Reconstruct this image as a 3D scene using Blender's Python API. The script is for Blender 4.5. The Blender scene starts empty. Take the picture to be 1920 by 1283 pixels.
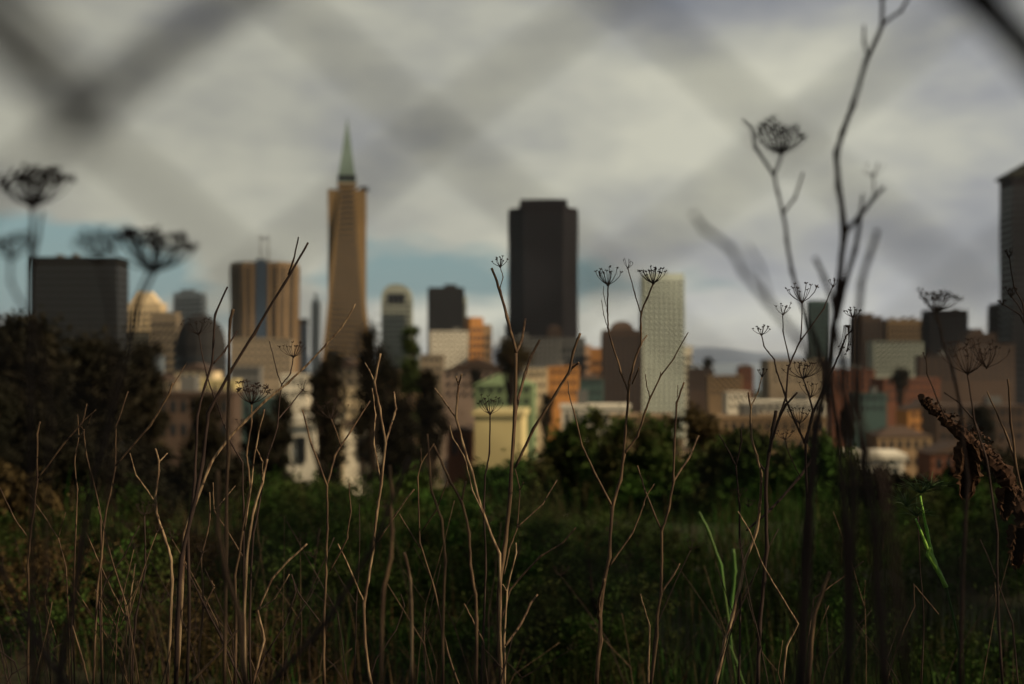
import bpy, math, random
import numpy as np
from mathutils import Vector, Matrix
random.seed(11); rng = np.random.default_rng(5)
S = bpy.context.scene; C = S.collection
F = 2667.0; HOR = 668.0; CX = 960.0; DF = 2.9
def P(px, py, D): return Vector(((px-CX)/F*D, D, (HOR-py)/F*D))

# ---------------------------------------------------------------- materials
def mat(name, col, rough=.8, noise=None, stripes=None, metal=0, spec=.3, island=0, trans=0):
    """noise=(scale, colour2, contrast): a second colour in patches"""
    m = bpy.data.materials.new(name); m.use_nodes = True
    nt = m.node_tree; N = nt.nodes; L = nt.links
    b = N['Principled BSDF']; b.inputs['Roughness'].default_value = rough
    b.inputs['Metallic'].default_value = metal; b.inputs['Specular IOR Level'].default_value = spec if rough < .7 else min(spec,.08)
    c = (*col, 1); b.inputs['Base Color'].default_value = c
    out = None
    if noise:
        tc = N.new('ShaderNodeTexCoord'); mp = N.new('ShaderNodeMapping')
        L.new(tc.outputs['Object'], mp.inputs[0])
        if stripes: mp.inputs['Scale'].default_value = stripes
        n = N.new('ShaderNodeTexNoise'); n.inputs['Scale'].default_value = noise[0]; n.inputs['Detail'].default_value = 5
        L.new(mp.outputs[0], n.inputs[0])
        r = N.new('ShaderNodeValToRGB'); k = noise[2] if len(noise) > 2 else .15
        r.color_ramp.elements[0].position = .5-k; r.color_ramp.elements[1].position = .5+k
        r.color_ramp.elements[0].color = c; r.color_ramp.elements[1].color = (*noise[1], 1)
        L.new(n.outputs[0], r.inputs[0]); out = r.outputs[0]
        bp = N.new('ShaderNodeBump'); bp.inputs['Strength'].default_value = .25; bp.inputs['Distance'].default_value = .002
        L.new(n.outputs[0], bp.inputs['Height'])
        if name.startswith('stalk'): L.new(bp.outputs[0], b.inputs['Normal'])
    if island:
        g = N.new('ShaderNodeNewGeometry'); mx = N.new('ShaderNodeHueSaturation')
        mr = N.new('ShaderNodeMapRange'); mr.inputs['To Min'].default_value = 1-island; mr.inputs['To Max'].default_value = 1+island
        L.new(g.outputs['Random Per Island'], mr.inputs[0]); L.new(mr.outputs[0], mx.inputs['Value'])
        if out: L.new(out, mx.inputs['Color'])
        else: mx.inputs['Color'].default_value = c
        out = mx.outputs[0]
    if out: L.new(out, b.inputs['Base Color'])
    if trans:
        t = N.new('ShaderNodeBsdfTranslucent'); ms = N.new('ShaderNodeMixShader'); ms.inputs[0].default_value = trans
        if out: L.new(out, t.inputs[0])
        else: t.inputs[0].default_value = c
        L.new(b.outputs[0], ms.inputs[1]); L.new(t.outputs[0], ms.inputs[2])
        L.new(ms.outputs[0], N['Material Output'].inputs[0])
    return m
M = {}
M['stalk_light'] = mat('stalk_light', (.27,.195,.12), .75, (170,(.075,.045,.03),.12), (1,1,.10))  # palest copy: tone of sunlit stalks put into the colour
M['stalk_tan']   = mat('stalk_tan', (.12,.08,.048), .75, (170,(.05,.032,.024),.12), (1,1,.10))
M['stalk_dark']  = mat('stalk_dark', (.045,.03,.025), .8, (120,(.02,.014,.013),.2), (1,1,.15))  # darkest copy: shade put into the colour, also for stalks dark by nature
M['bark'] = mat('bark', (.055,.03,.019), .9, (45,(.03,.017,.012),.1))
M['dead_leaf'] = mat('dead_leaf', (.05,.027,.014), .8, (60,(.035,.017,.01),.12), trans=.2)
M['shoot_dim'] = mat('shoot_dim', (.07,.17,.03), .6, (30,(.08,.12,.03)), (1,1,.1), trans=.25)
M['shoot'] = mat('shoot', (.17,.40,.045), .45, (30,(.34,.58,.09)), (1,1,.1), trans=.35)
M['frond'] = mat('frond', (.03,.07,.015), .6, island=.4, trans=.3)
M['green'] = mat('green_growth', (.014,.046,.007), .8, (1.3,(.026,.028,.009),.12), island=.6, trans=.3)
M['brown_grass'] = mat('brown_grass', (.05,.03,.014), .8, (1.2,(.035,.032,.014),.2), island=.6, trans=.2)
M['soil'] = mat('soil', (.03,.024,.015), .95, (.5,(.022,.032,.012)))
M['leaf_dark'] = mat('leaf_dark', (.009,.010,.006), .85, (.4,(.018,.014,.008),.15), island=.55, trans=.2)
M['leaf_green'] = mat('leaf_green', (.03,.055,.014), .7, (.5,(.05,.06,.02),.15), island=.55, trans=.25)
M['leaf_bush'] = mat('leaf_bush', (.028,.062,.011), .85, (1.6,(.036,.034,.012),.12), island=.6, trans=.25)
M['leaf_brown'] = mat('leaf_brown', (.06,.035,.014), .8, (.5,(.03,.03,.012)), island=.5, trans=.2)
M['trunk'] = mat('trunk', (.04,.028,.02), .9, (6,(.02,.015,.012)))
M['wire'] = mat('wire', (.026,.025,.024), .7, (200,(.016,.013,.011),.2), spec=.15)
M['vine'] = mat('vine', (.045,.038,.034), .9, (80,(.012,.009,.008)))
M['post'] = mat('post', (.035,.028,.022), .9, (12,(.018,.014,.012)))
M['moss'] = mat('moss', (.02,.02,.014), .9)
M['glass'] = mat('glass', (.014,.016,.018), .35, spec=.2)
M['glass_blue'] = mat('glass_blue', (.04,.06,.09), .3, spec=.4)
M['steel'] = mat('steel', (.22,.24,.26), .5, metal=.3)
def wallm(key, c):
    k = 'wall_'+key
    if k not in M: M[k] = mat(k, c, .85, (.08, tuple(x*.82 for x in c), .25))
    return M[k]
COL = dict(cream=(.54,.43,.27), yellow=(.48,.40,.20), white=(.62,.57,.46), beige=(.23,.185,.13), tan=(.22,.15,.085), orange=(.36,.17,.055),
  rust=(.13,.055,.032), brown=(.07,.048,.036), dark=(.024,.023,.023), black=(.012,.009,.011), grey=(.11,.11,.105), bluegrey=(.11,.135,.16),
  teal=(.045,.075,.07), green=(.17,.23,.12), peach=(.42,.26,.16), olive=(.008,.0075,.0065), palegreen=(.26,.28,.235), pearl=(.60,.65,.56), spire=(.13,.18,.16), pink=(.30,.22,.17), gold=(.19,.125,.058))
for k, c in COL.items(): wallm(k, c)
def W(k): return M['wall_'+k]

# ---------------------------------------------------------------- mesh helpers
class MB:
    def __init__(s): s.v = []; s.f = []
    def quad(s, a, b, c, d):
        n = len(s.v); s.v += [tuple(a), tuple(b), tuple(c), tuple(d)]; s.f.append((n, n+1, n+2, n+3))
    def prism(s, poly, z0, z1, poly2=None):
        """closed prism from an anticlockwise polygon; poly2 = its shape at z1"""
        n = len(s.v); k = len(poly); poly2 = poly2 or poly
        s.v += [(x, y, z0) for x, y in poly] + [(x, y, z1) for x, y in poly2]
        for i in range(k):
            j = (i+1) % k; s.f.append((n+i, n+j, n+k+j, n+k+i))
        s.f.append(tuple(n+i for i in reversed(range(k)))); s.f.append(tuple(n+k+i for i in range(k)))
    def box(s, x0, x1, y0, y1, z0, z1): s.prism([(x0,y0),(x1,y0),(x1,y1),(x0,y1)], z0, z1)
    def tube(s, pts, rad, sides=8, jag=0., cap=True):
        pts = [Vector(p) for p in pts]; n0 = len(s.v)
        up = Vector((0, 1, 0)); ph = random.random()*6
        for i, p in enumerate(pts):
            t = (pts[min(i+1, len(pts)-1)]-pts[max(i-1, 0)])
            if t.length < 1e-9: t = Vector((0,0,1))
            t.normalize(); u = t.cross(up)
            if u.length < .05: u = t.cross(Vector((1,0,0)))
            u.normalize(); w = t.cross(u)
            for k in range(sides):
                a = ph+2*math.pi*k/sides; r = rad[i]*(1+jag*(random.random()-.5))
                q = p+u*(math.cos(a)*r)+w*(math.sin(a)*r); s.v.append(tuple(q))
        for i in range(len(pts)-1):
            for k in range(sides):
                a = n0+i*sides+k; b = n0+i*sides+(k+1) % sides
                s.f.append((a, b, b+sides, a+sides))
        if cap:
            s.f.append(tuple(n0+k for k in reversed(range(sides))))
            s.f.append(tuple(n0+(len(pts)-1)*sides+k for k in range(sides)))
    def ball(s, c, r, jag=.2):
        n = len(s.v); c = Vector(c)
        for d in ((1,0,0),(-1,0,0),(0,1,0),(0,-1,0),(0,0,1),(0,0,-1)):
            s.v.append(tuple(c+Vector(d)*r*(1+jag*(random.random()-.5))))
        for a, b, e in ((0,2,4),(2,1,4),(1,3,4),(3,0,4),(2,0,5),(1,2,5),(3,1,5),(0,3,5)): s.f.append((n+a, n+b, n+e))
    def build(s, name, m, parent=None, base=None, smooth=False):
        me = bpy.data.meshes.new(name); v = s.v
        if base is not None: v = [(x-base[0], y-base[1], z-base[2]) for x, y, z in v]
        me.from_pydata(v, [], s.f); me.materials.append(m)
        if smooth: me.polygons.foreach_set('use_smooth', [True]*len(me.polygons))
        o = bpy.data.objects.new(name, me); C.objects.link(o)
        if parent is not None: o.parent = parent
        elif base is not None: o.location = base
        return o
def tag(o, label=None, cat=None, group=None, kind=None):
    if label: o['label'] = label
    if cat: o['category'] = cat
    if group: o['group'] = group
    if kind: o['kind'] = kind
    return o
def empty(name, loc, rz=0):
    o = bpy.data.objects.new(name, None); o.location = loc; o.rotation_euler = (0,0,rz); o.empty_display_size = .1
    C.objects.link(o); return o
def npmesh(name, V, m, parent=None, per=4):
    """V: (n, per, 3) separate polygons"""
    n = V.shape[0]; me = bpy.data.meshes.new(name)
    me.vertices.add(n*per); me.vertices.foreach_set('co', V.reshape(-1).astype(np.float32))
    me.loops.add(n*per); me.loops.foreach_set('vertex_index', np.arange(n*per, dtype=np.int32))
    me.polygons.add(n); me.polygons.foreach_set('loop_start', np.arange(0, n*per, per, dtype=np.int32))
    me.update(calc_edges=True); me.validate(); me.materials.append(m)
    o = bpy.data.objects.new(name, me); C.objects.link(o)
    if parent is not None: o.parent = parent
    return o

# ---------------------------------------------------------------- terrain
PROF = [(-60,-1.6),(0,-1.3),(8,-1.28),(13,-1.5),(18,-2.6),(30,-5.5),(60,-10),(100,-16),(200,-28),(400,-47),(700,-66),(1200,-80),(2500,-88),(3000,-90)]
def gz(y):
    if y <= PROF[0][0]: return PROF[0][1]
    for (a, za), (b, zb) in zip(PROF, PROF[1:]):
        if y <= b: return za+(zb-za)*(y-a)/(b-a)
    return -90.
def terrain():
    ys = [-60,-30,-10,-3]+[i*.6 for i in range(0,35)]+[22,24,27,30,36,44,52,60,75,90,110,140,170,200,260,330,400,500,600,700,850,1000,1200,1600,2000,2500,3000,3600]
    n = 60; v = []; f = []
    for y in ys:
        hw = 60+max(y, 0)*1.6
        for i in range(n+1):
            x = (i/n*2-1)*hw
            b = .10*math.sin(x*1.3+y*.7)*math.cos(y*.9-x*.4)+.06*math.sin(3.1*x+1.7*y) if y < 30 else math.sin(x*.02+y*.013)*min(y*.01, 3)
            v.append((x, y, gz(y)+b))
    for j in range(len(ys)-1):
        for i in range(n):
            a = j*(n+1)+i; f.append((a, a+1, a+n+2, a+n+1))
    mb = MB(); mb.v = v; mb.f = f
    o = mb.build('hillside_ground', M['soil'], smooth=True); tag(o, kind='structure')
terrain()
mb = MB(); mb.quad((-40000,3500,-91),(40000,3500,-91),(40000,60000,-91),(-40000,60000,-91))
tag(mb.build('bay_water', mat('bay_water', (.06,.09,.12), .3)), kind='structure')
# far hills across the bay
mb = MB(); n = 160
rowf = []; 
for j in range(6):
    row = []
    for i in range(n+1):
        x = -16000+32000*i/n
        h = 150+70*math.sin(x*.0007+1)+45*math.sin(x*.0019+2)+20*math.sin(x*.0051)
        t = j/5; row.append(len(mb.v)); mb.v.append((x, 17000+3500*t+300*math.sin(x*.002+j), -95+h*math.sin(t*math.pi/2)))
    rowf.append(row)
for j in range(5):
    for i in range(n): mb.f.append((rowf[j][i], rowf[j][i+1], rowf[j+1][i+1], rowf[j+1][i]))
tag(mb.build('far_hills', mat('far_hills', (.085,.12,.19), .95, (.0008,(.06,.085,.14))), smooth=True), kind='structure')  # blue of the distant haze put into the hill colour

# ---------------------------------------------------------------- city buildings
occ = []
def rot(poly, a): return [(x*math.cos(a)-y*math.sin(a), x*math.sin(a)+y*math.cos(a)) for x, y in poly]
def ring(poly, d):
    """polygon pushed outwards by d (convex)"""
    cx = sum(p[0] for p in poly)/len(poly); cy = sum(p[1] for p in poly)/len(poly)
    out = []
    for i, p in enumerate(poly):
        a = Vector(poly[i-1]); b = Vector(p); c = Vector(poly[(i+1) % len(poly)])
        e1 = (b-a).normalized(); e2 = (c-b).normalized()
        n1 = Vector((e1.y, -e1.x)); n2 = Vector((e2.y, -e2.x)); nn = (n1+n2); nn = nn/max(nn.dot(n1), .3)
        q = b+nn*d; out.append((q.x, q.y))
    return out
def piers(mb, poly, z0, z1, step, w, d):
    k = len(poly)
    for i in range(k):
        a = Vector(poly[i]); b = Vector(poly[(i+1) % k]); e = b-a; L = e.length; e.normalize(); nrm = Vector((e.y, -e.x))
        m = max(1, round(L/step))
        for j in range(m+1):
            c = a+e*(L*j/m); p = c-e*w/2; q = c+e*w/2
            pl = [p-nrm*.2, q-nrm*.2][::-1]+[p+nrm*d, q+nrm*d]
            mb.prism([(pl[0].x,pl[0].y),(pl[1].x,pl[1].y),(pl[2].x,pl[2].y),(pl[3].x,pl[3].y)], z0, z1)
def tower(x0, x1, yt, D, wall, label, rz=0., depth=None, bands=0, band_h=.5, pier=0, pier_w=.8, glass='glass', name='office_tower', cat='tower',
          plan=None, roof=None, parts=None, zbot=None, tex=None, group=None):
    """a building whose face spans the px x0..x1 at distance D; its base on the ground there"""
    w = (x1-x0)/F*D; xc = ((x0+x1)/2-CX)/F*D; zt = (HOR-yt)/F*D; zb = gz(D) - 2
    w0 = w/(abs(math.cos(rz))+abs(math.sin(rz))*.8) if rz else w
    dp = depth or w0*.8
    poly = plan(w0, dp) if plan else [(-w0/2,-dp/2),(w0/2,-dp/2),(w0/2,dp/2),(-w0/2,dp/2)]
    e = empty(name, (xc, D+dp/2, zb), rz); tag(e, label, cat, group)
    H = zt-zb
    b = MB(); b.prism(poly, 0, H)
    if pier: piers(b, poly, 2, H-1, pier, pier_w, .5)
    # parapet
    b2 = ring(poly, .35); b.prism(b2, H+.003, H+1.2)
    b.build('wall', W(wall), e)
    if bands:
        fh = H/bands; pb = ring(poly, .12)
        lo = next((i for i in range(bands) if zb+i*fh > gz(D)+5), 0)
        lo = max(lo, bands-60)
        for i in range(lo, bands-1):
            g = MB(); z = (i+.35)*fh; k = len(pb)
            for j in range(k):
                p, q = pb[j], pb[(j+1) % k]; g.quad((p[0],p[1],z),(q[0],q[1],z),(q[0],q[1],z+fh*band_h),(p[0],p[1],z+fh*band_h))
            g.build('window_band', M[glass], e)
    for q in range(3 if w0 > 18 and not roof and plan is None else 0):
        g = MB(); vx = random.uniform(-.4,.3)*w0; vw = random.uniform(1.5,4); g.box(vx, vx+vw, -2, 2+q, H+1.21, H+random.uniform(2,4)); g.build('roof_vent', W('grey'), e)
    if roof:
        g = MB()
        for (fx0, fx1, h, *rr) in roof:
            g.box(-w0/2+fx0*w0, -w0/2+fx1*w0, -dp*.28, dp*.28, H+1.21, H+1.2+h)
        g.build('roof_housing', W('grey' if wall in ('white','cream','palegreen') else wall), e)
    occ.append((xc, D+dp/2, max(w0, dp)*.6))
    return e, poly, H, w0, dp
def hexa(w, d): return [(-w/2,0),(-w*.28,-d/2),(w*.28,-d/2),(w/2,0),(w*.28,d/2),(-w*.28,d/2)]
def octa(w, d): c=.22; return [(-w/2,-d/2+d*c),(-w/2+w*c,-d/2),(w/2-w*c,-d/2),(w/2,-d/2+d*c),(w/2,d/2-d*c),(w/2-w*c,d/2),(-w/2+w*c,d/2),(-w/2,d/2-d*c)]

tower(54,219,486,750,'olive','wide dark slab tower at the left edge rising behind the black tree crown', rz=.03, bands=34, band_h=.45, depth=26)
tower(326,378,552,1250,'bluegrey','small hazy grey tower between the dark domed block and the tower with two masts', bands=30, pier=4, roof=[(.2,.7,3)])
# stepped cream building with sloping top
e,poly,H,w0,dp = tower(240,300,572,900,'cream','cream tower with a lit sloping top behind the big left umbel', bands=26, band_h=.45, pier=4)
g = MB(); g.prism([(-w0*.42,-dp*.4),(w0*.42,-dp*.4),(w0*.42,dp*.4),(-w0*.42,dp*.4)], H+1.21, H+8.5, [(-w0*.2,-dp*.3),(w0*.15,-dp*.3),(w0*.15,dp*.3),(-w0*.2,dp*.3)]); g.build('sloping_roof', W('cream'), e)
tower(284,330,590,880,'beige','low beige block stepping down right of the cream sloping-top tower', bands=20, pier=4)
# dark domed block
def dome(w, d): return [(w/2*math.cos(a), d/2*math.sin(a)) for a in [2*math.pi*i/16 for i in range(16)]]
e,poly,H,w0,dp = tower(318,416,650,780,'dark','dark round-topped block left of the tower with two masts', bands=16, plan=dome, depth=26)
g = MB(); prev = poly; z = H+1.21
for k in range(1, 7):
    a = k/6*math.pi/2; nx = [(x*math.cos(a)*.97+.001*x, y*math.cos(a)*.97+.001*y) for x, y in poly]; z2 = H+1.21+17*math.sin(a); g.prism(prev, z, z2, nx); prev = nx; z = z2+.004
g.build('domed_roof', W('dark'), e)
# banded tower with two masts
e,poly,H,w0,dp = tower(431,548,494,1150,'tan','tan tower with vertical dark stripes and two masts joined by a skybridge on top', plan=octa, name='mast_tower', pier=6.5, pier_w=3.2, bands=48, band_h=.75, depth=38)
for sx, hh in ((-3.2,23.5),(2.8,22.5)):
    g = MB(); g.tube([(sx,-2,H+1.2),(sx,-2,H+hh*.6),(sx,-2,H+hh)], [.9,.7,.35], 6)
    for q in range(5): g.box(sx-1.1, sx+1.1, -2.6,-1.4, H+3+q*2.4, H+3.5+q*2.4)
    g.build('mast', M['steel'], e)
g = MB(); g.box(-4.4,4.2,-2.5,-1.5,H+20,H+21.2); g.box(-4,-1.8,-2.4,-1.6,H+22,H+23.2); g.box(1.6,3.8,-2.4,-1.6,H+22,H+23.2); g.build('skybridge', M['steel'], e)
g = MB(); g.box(-4.2,4.4,-dp/2-.9,-dp/2+.1,6,H+3); g.build('glass_strip', M['glass_blue'], e)
tower(554,576,600,1350,'dark','narrow dark blue tower left of the pyramid skyscraper', bands=30, glass='glass_blue')
tower(584,598,566,1500,'bluegrey','thin pale blue spire-like tower just left of the pyramid skyscraper', bands=36, pier=3, roof=[(.3,.7,7)])

# pyramid skyscraper
def pyramid():
    D = 1000; zb = gz(D)-2; px = lambda p: (p-CX)/F*D
    e = empty('pyramid_skyscraper', (px(651), D, zb), math.radians(5)); tag(e, 'tall slender pyramid skyscraper with a pale spire and ribbed golden-brown sides', 'skyscraper')
    zz = lambda y: (HOR-y)/F*D-zb
    hw = lambda y: .101*(y-221)/F*D
    def sq(h): return [(-h,-h),(h,-h),(h,h),(-h,h)]
    g = MB(); yb0 = HOR-zb/D*F; g.prism(sq(hw(yb0)), 0, zz(347), sq(hw(347))); g.build('wall', W('gold'), e)
    g = MB(); g.prism(sq(.14*125/F*D), zz(346), zz(224), sq(.25)); g.tube([(0,0,zz(224)),(0,0,zz(216))],[.25,.1],6); g.build('spire', W('spire'), e)
    g = MB(); g.prism(sq(hw(352)+1.8), zz(352), zz(345.6)); g.build('crown_ledge', W('tan'), e)
    g = MB(); h = .14*117/F*D; g.prism(sq(h+.25), zz(342.5), zz(331)); g.build('beacon_window', M['glass'], e)
    n = 47
    n = 44
    for i in range(n):
        y = 362+(840-362)*i/n; y2 = y+6.6; h1 = hw(y2)+.15; h2 = hw(y)+.15; g = MB()
        a, b = h1*.80, h2*.80
        g.quad((-a,-h1,zz(y2)),(a,-h1,zz(y2)),(b,-h2,zz(y)),(-b,-h2,zz(y)))
        g.quad((h1,-a,zz(y2)),(h1,a,zz(y2)),(h2,b,zz(y)),(h2,-b,zz(y)))
        g.quad((-h1,a,zz(y2)),(-h1,-a,zz(y2)),(-h2,-b,zz(y)),(-h2,b,zz(y)))
        g.build('window_band', M['glass'], e)
    for s_ in (-1, 1):
        g = MB(); xi = 4; xo = hw(505); xo = 35.5/F*D; xs = sorted((s_*xi, s_*xo)); top = zz(357)
        g.box(xs[0], xs[1], -4.6, 4.6, zz(600), top)
        g.build('wing', W('gold'), e)
        if s_ > 0:
            g = MB(); g.box(9, 14.9, -4.9, 4.9, top+.005, top+2.2); g.build('wing_cap', W('dark'), e)
    g = MB(); h = hw(905)
    occ.append((px(651), D, 60))
pyramid()
e,poly,H,w0,dp = tower(716,770,556,1250,'palegreen','pale tower with an arched roof and one dark arch window right of the pyramid skyscraper', bands=30, band_h=.4, pier=4.5)
g = MB(); prev = [(-w0/2,-dp/2),(w0/2,-dp/2),(w0/2,dp/2),(-w0/2,dp/2)]; z = H+1.21
for k in range(1, 6):
    a = k/6*math.pi/2; c = math.cos(a); nx = [(x*c, y) for x, y in poly]; z2 = H+1.21+10*math.sin(a); g.prism(prev, z, z2, nx); prev = nx; z = z2+.003
g.build('arched_roof', W('palegreen'), e)
g = MB(); g.box(-8,8,-dp/2-.5,-dp/2-.1,H-6,H+2.6); g.build('arch_window', M['glass'], e)
tower(803,868,542,1100,'dark','small dark ribbed tower between the pyramid skyscraper and the tall black tower', bands=40, pier=2.6, pier_w=1, roof=[(.45,.8,2.6)])
tower(870,874,560,1104,'palegreen','pale narrow slab against the right side of the small dark ribbed tower', depth=16, bands=30, name='narrow_slab', cat='building')
tower(872,905,598,1000,'orange','orange block left of the tall black tower', rz=.5, bands=18, pier=3.5)
tower(900,921,612,1010,'tan','lower tan step beside the orange block', rz=.3, bands=16, pier=3.5)
# tall black tower
e,poly,H,w0,dp = tower(955,1083,392,1150,'black','tallest broad black tower with a stepped top in the centre of the skyline', plan=octa, name='black_tower', pier=3.2, pier_w=1.3, bands=62, band_h=.55, depth=45)
g = MB(); pl = [(-w0*.34,-dp*.4),(w0*.34,-dp*.4),(w0*.34,dp*.4),(-w0*.34,dp*.4)]; g.prism(pl, H+1.21, H+8.2); piers(g, pl, H+1.3, H+7.6, 3.2, 1.2, .5); g.build('penthouse', W('black'), e)
g = MB(); pl = [(-w0*.56,-dp*.35),(-w0*.46,-dp*.45),(-w0*.46,dp*.3),(-w0*.56,dp*.3)]; g.prism(pl, 0, H-98+5); g.build('side_wing', W('black'), e)
tower(1028,1052,618,1000,'brown','narrow brown block with a stepped top at the foot of the tall black tower', bands=16, pier=3, roof=[(.2,.8,2)])
tower(1050,1096,636,960,'grey','grey gridded block at the right foot of the tall black tower', bands=16, pier=3)
tower(1096,1108,650,970,'peach','thin peach tower between the grey gridded block and an orange one', bands=14, depth=14)
tower(1109,1131,656,950,'orange','small orange tower left of the brown tower with a rounded cap', bands=12, pier=4)
e,poly,H,w0,dp = tower(1132,1204,622,900,'brown','brown tower with a rounded cap left of the pale gridded tower', bands=24, pier=3.2, pier_w=1.2, band_h=.6)
g = MB(); prev = [(x*.62,y*.62) for x,y in poly]; z=H+1.21
for k in range(1,5):
    a=k/4*1.35; nx=[(x*.62*math.cos(a),y*.62*math.cos(a)) for x,y in poly]; z2=H+1.21+6*math.sin(a); g.prism(prev,z,z2,nx); prev=nx; z=z2+.003
g.build('rounded_cap', W('brown'), e)
tower(1207,1282,516,1000,'pearl','tall pale tower covered in a fine window grid', bands=34, band_h=.5, pier=3.6, pier_w=1.1, depth=26, name='grid_tower')
tower(1283,1298,652,1005,'white','white low annex at the right foot of the pale gridded tower', bands=16, depth=20, name='annex_block', cat='building')
tower(1519,1556,566,1100,'teal','greenish tower partly behind the tall blurred stalks', bands=30, pier=3)
tower(1606,1654,597,1050,'brown','brown tower right of the tall blurred stalks', bands=28, pier=3, band_h=.4, roof=[(.1,.7,2.5)])
tower(1666,1728,602,1050,'tan','tan gridded tower with a flat top beside a brown tower', bands=26, pier=3, band_h=.5)
tower(1745,1814,584,950,'black','square black tower below the blurred umbel at right', bands=30, pier=3)
tower(1815,1868,628,900,'brown','brown mid-rise right of the square black tower', bands=20, pier=3, roof=[(.2,.6,3)])
tower(1876,1960,572,900,'dark','dark tower cut off by the right edge of the picture', bands=26, pier=3)
tower(-60,10,560,1100,'bluegrey','hazy tower cut off by the left edge of the picture', bands=26, pier=3, yt=None) if False else None

# low buildings (traced): x0,x1,ytop,D,colour,roof,label
def house(x0, x1, yt, D, wall, label, roof='flat', rz=0., cols=4, rows=3, group=None, roofcol=None, stories=None, cat='house', name='house'):
    w = (x1-x0)/F*D; xc = ((x0+x1)/2-CX)/F*D; zt = (HOR-yt)/F*D; zb = min(gz(D)-1.5, zt-6)
    dp = max(w*.7, 7); dp = min(dp, 30)
    rh = {'flat':.0,'gable':w*.2,'hip':w*.18}[roof]; rh = min(rh, 5)
    e = empty(name, (xc, D+dp/2, zb), rz); tag(e, label, cat, group)
    H = zt-zb-rh
    b = MB(); b.box(-w/2,w/2,-dp/2,dp/2,0,H)
    if roof == 'flat':
        b.build('wall', W(wall), e)
        b = MB(); b.prism([(-w/2-.25,-dp/2-.25),(w/2+.25,-dp/2-.25),(w/2+.25,dp/2+.25),(-w/2-.25,dp/2+.25)], H+.004, H+.5)
        b.build('roof', W(roofcol or wall), e)
        if w > 9 and random.random() < .7:
            b = MB(); q = random.uniform(-.3,.2)*w; b.box(q, q+w*.16, -1.5, 2, H+.505, H+2.6); b.build('roof_hatch', W('grey'), e)
    else:
        b.build('wall', W(wall), e); b = MB(); ww, dd = w/2+.3, dp/2+.3
        k = len(b.v)
        r0, r1 = ((0,-dd,H+rh),(0,dd,H+rh)) if roof == 'gable' else ((-ww*.25,0,H+rh),(ww*.25,0,H+rh))
        b.v += [(-ww,-dd,H+.01),(ww,-dd,H+.01),(ww,dd,H+.01),(-ww,dd,H+.01),r0,r1]
        if roof == 'gable': b.f += [(k,k+1,k+4),(k+2,k+3,k+5),(k+1,k+2,k+5,k+4),(k+3,k,k+4,k+5),(k,k+3,k+2,k+1)]
        else: b.f += [(k,k+1,k+5,k+4),(k+2,k+3,k+4,k+5),(k+1,k+2,k+5),(k+3,k,k+4),(k,k+3,k+2,k+1)]
        b.build('roof', W(roofcol or 'brown'), e)
    # windows of the top storeys, on the two sides one can see
    me = None; fw = w/(cols+.6); fh = 3.1; ww_, hh_ = fw*.5, 1.55
    for r in range(rows):
        z = H-fh*(r+1)+.9
        if z < 1: break
        for c in range(cols):
            x = -w/2+fw*(c+.8)
            if me is None:
                g = MB(); g.box(-ww_/2,ww_/2,-.06,.08,0,hh_); o = g.build('window', M['glass'], e); me = o.data
            else: o = bpy.data.objects.new('window', me); C.objects.link(o); o.parent = e
            o.location = (x, -dp/2-.02, z)
    occ.append((xc, D+dp/2, max(w, dp)*.62)); return e
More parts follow.
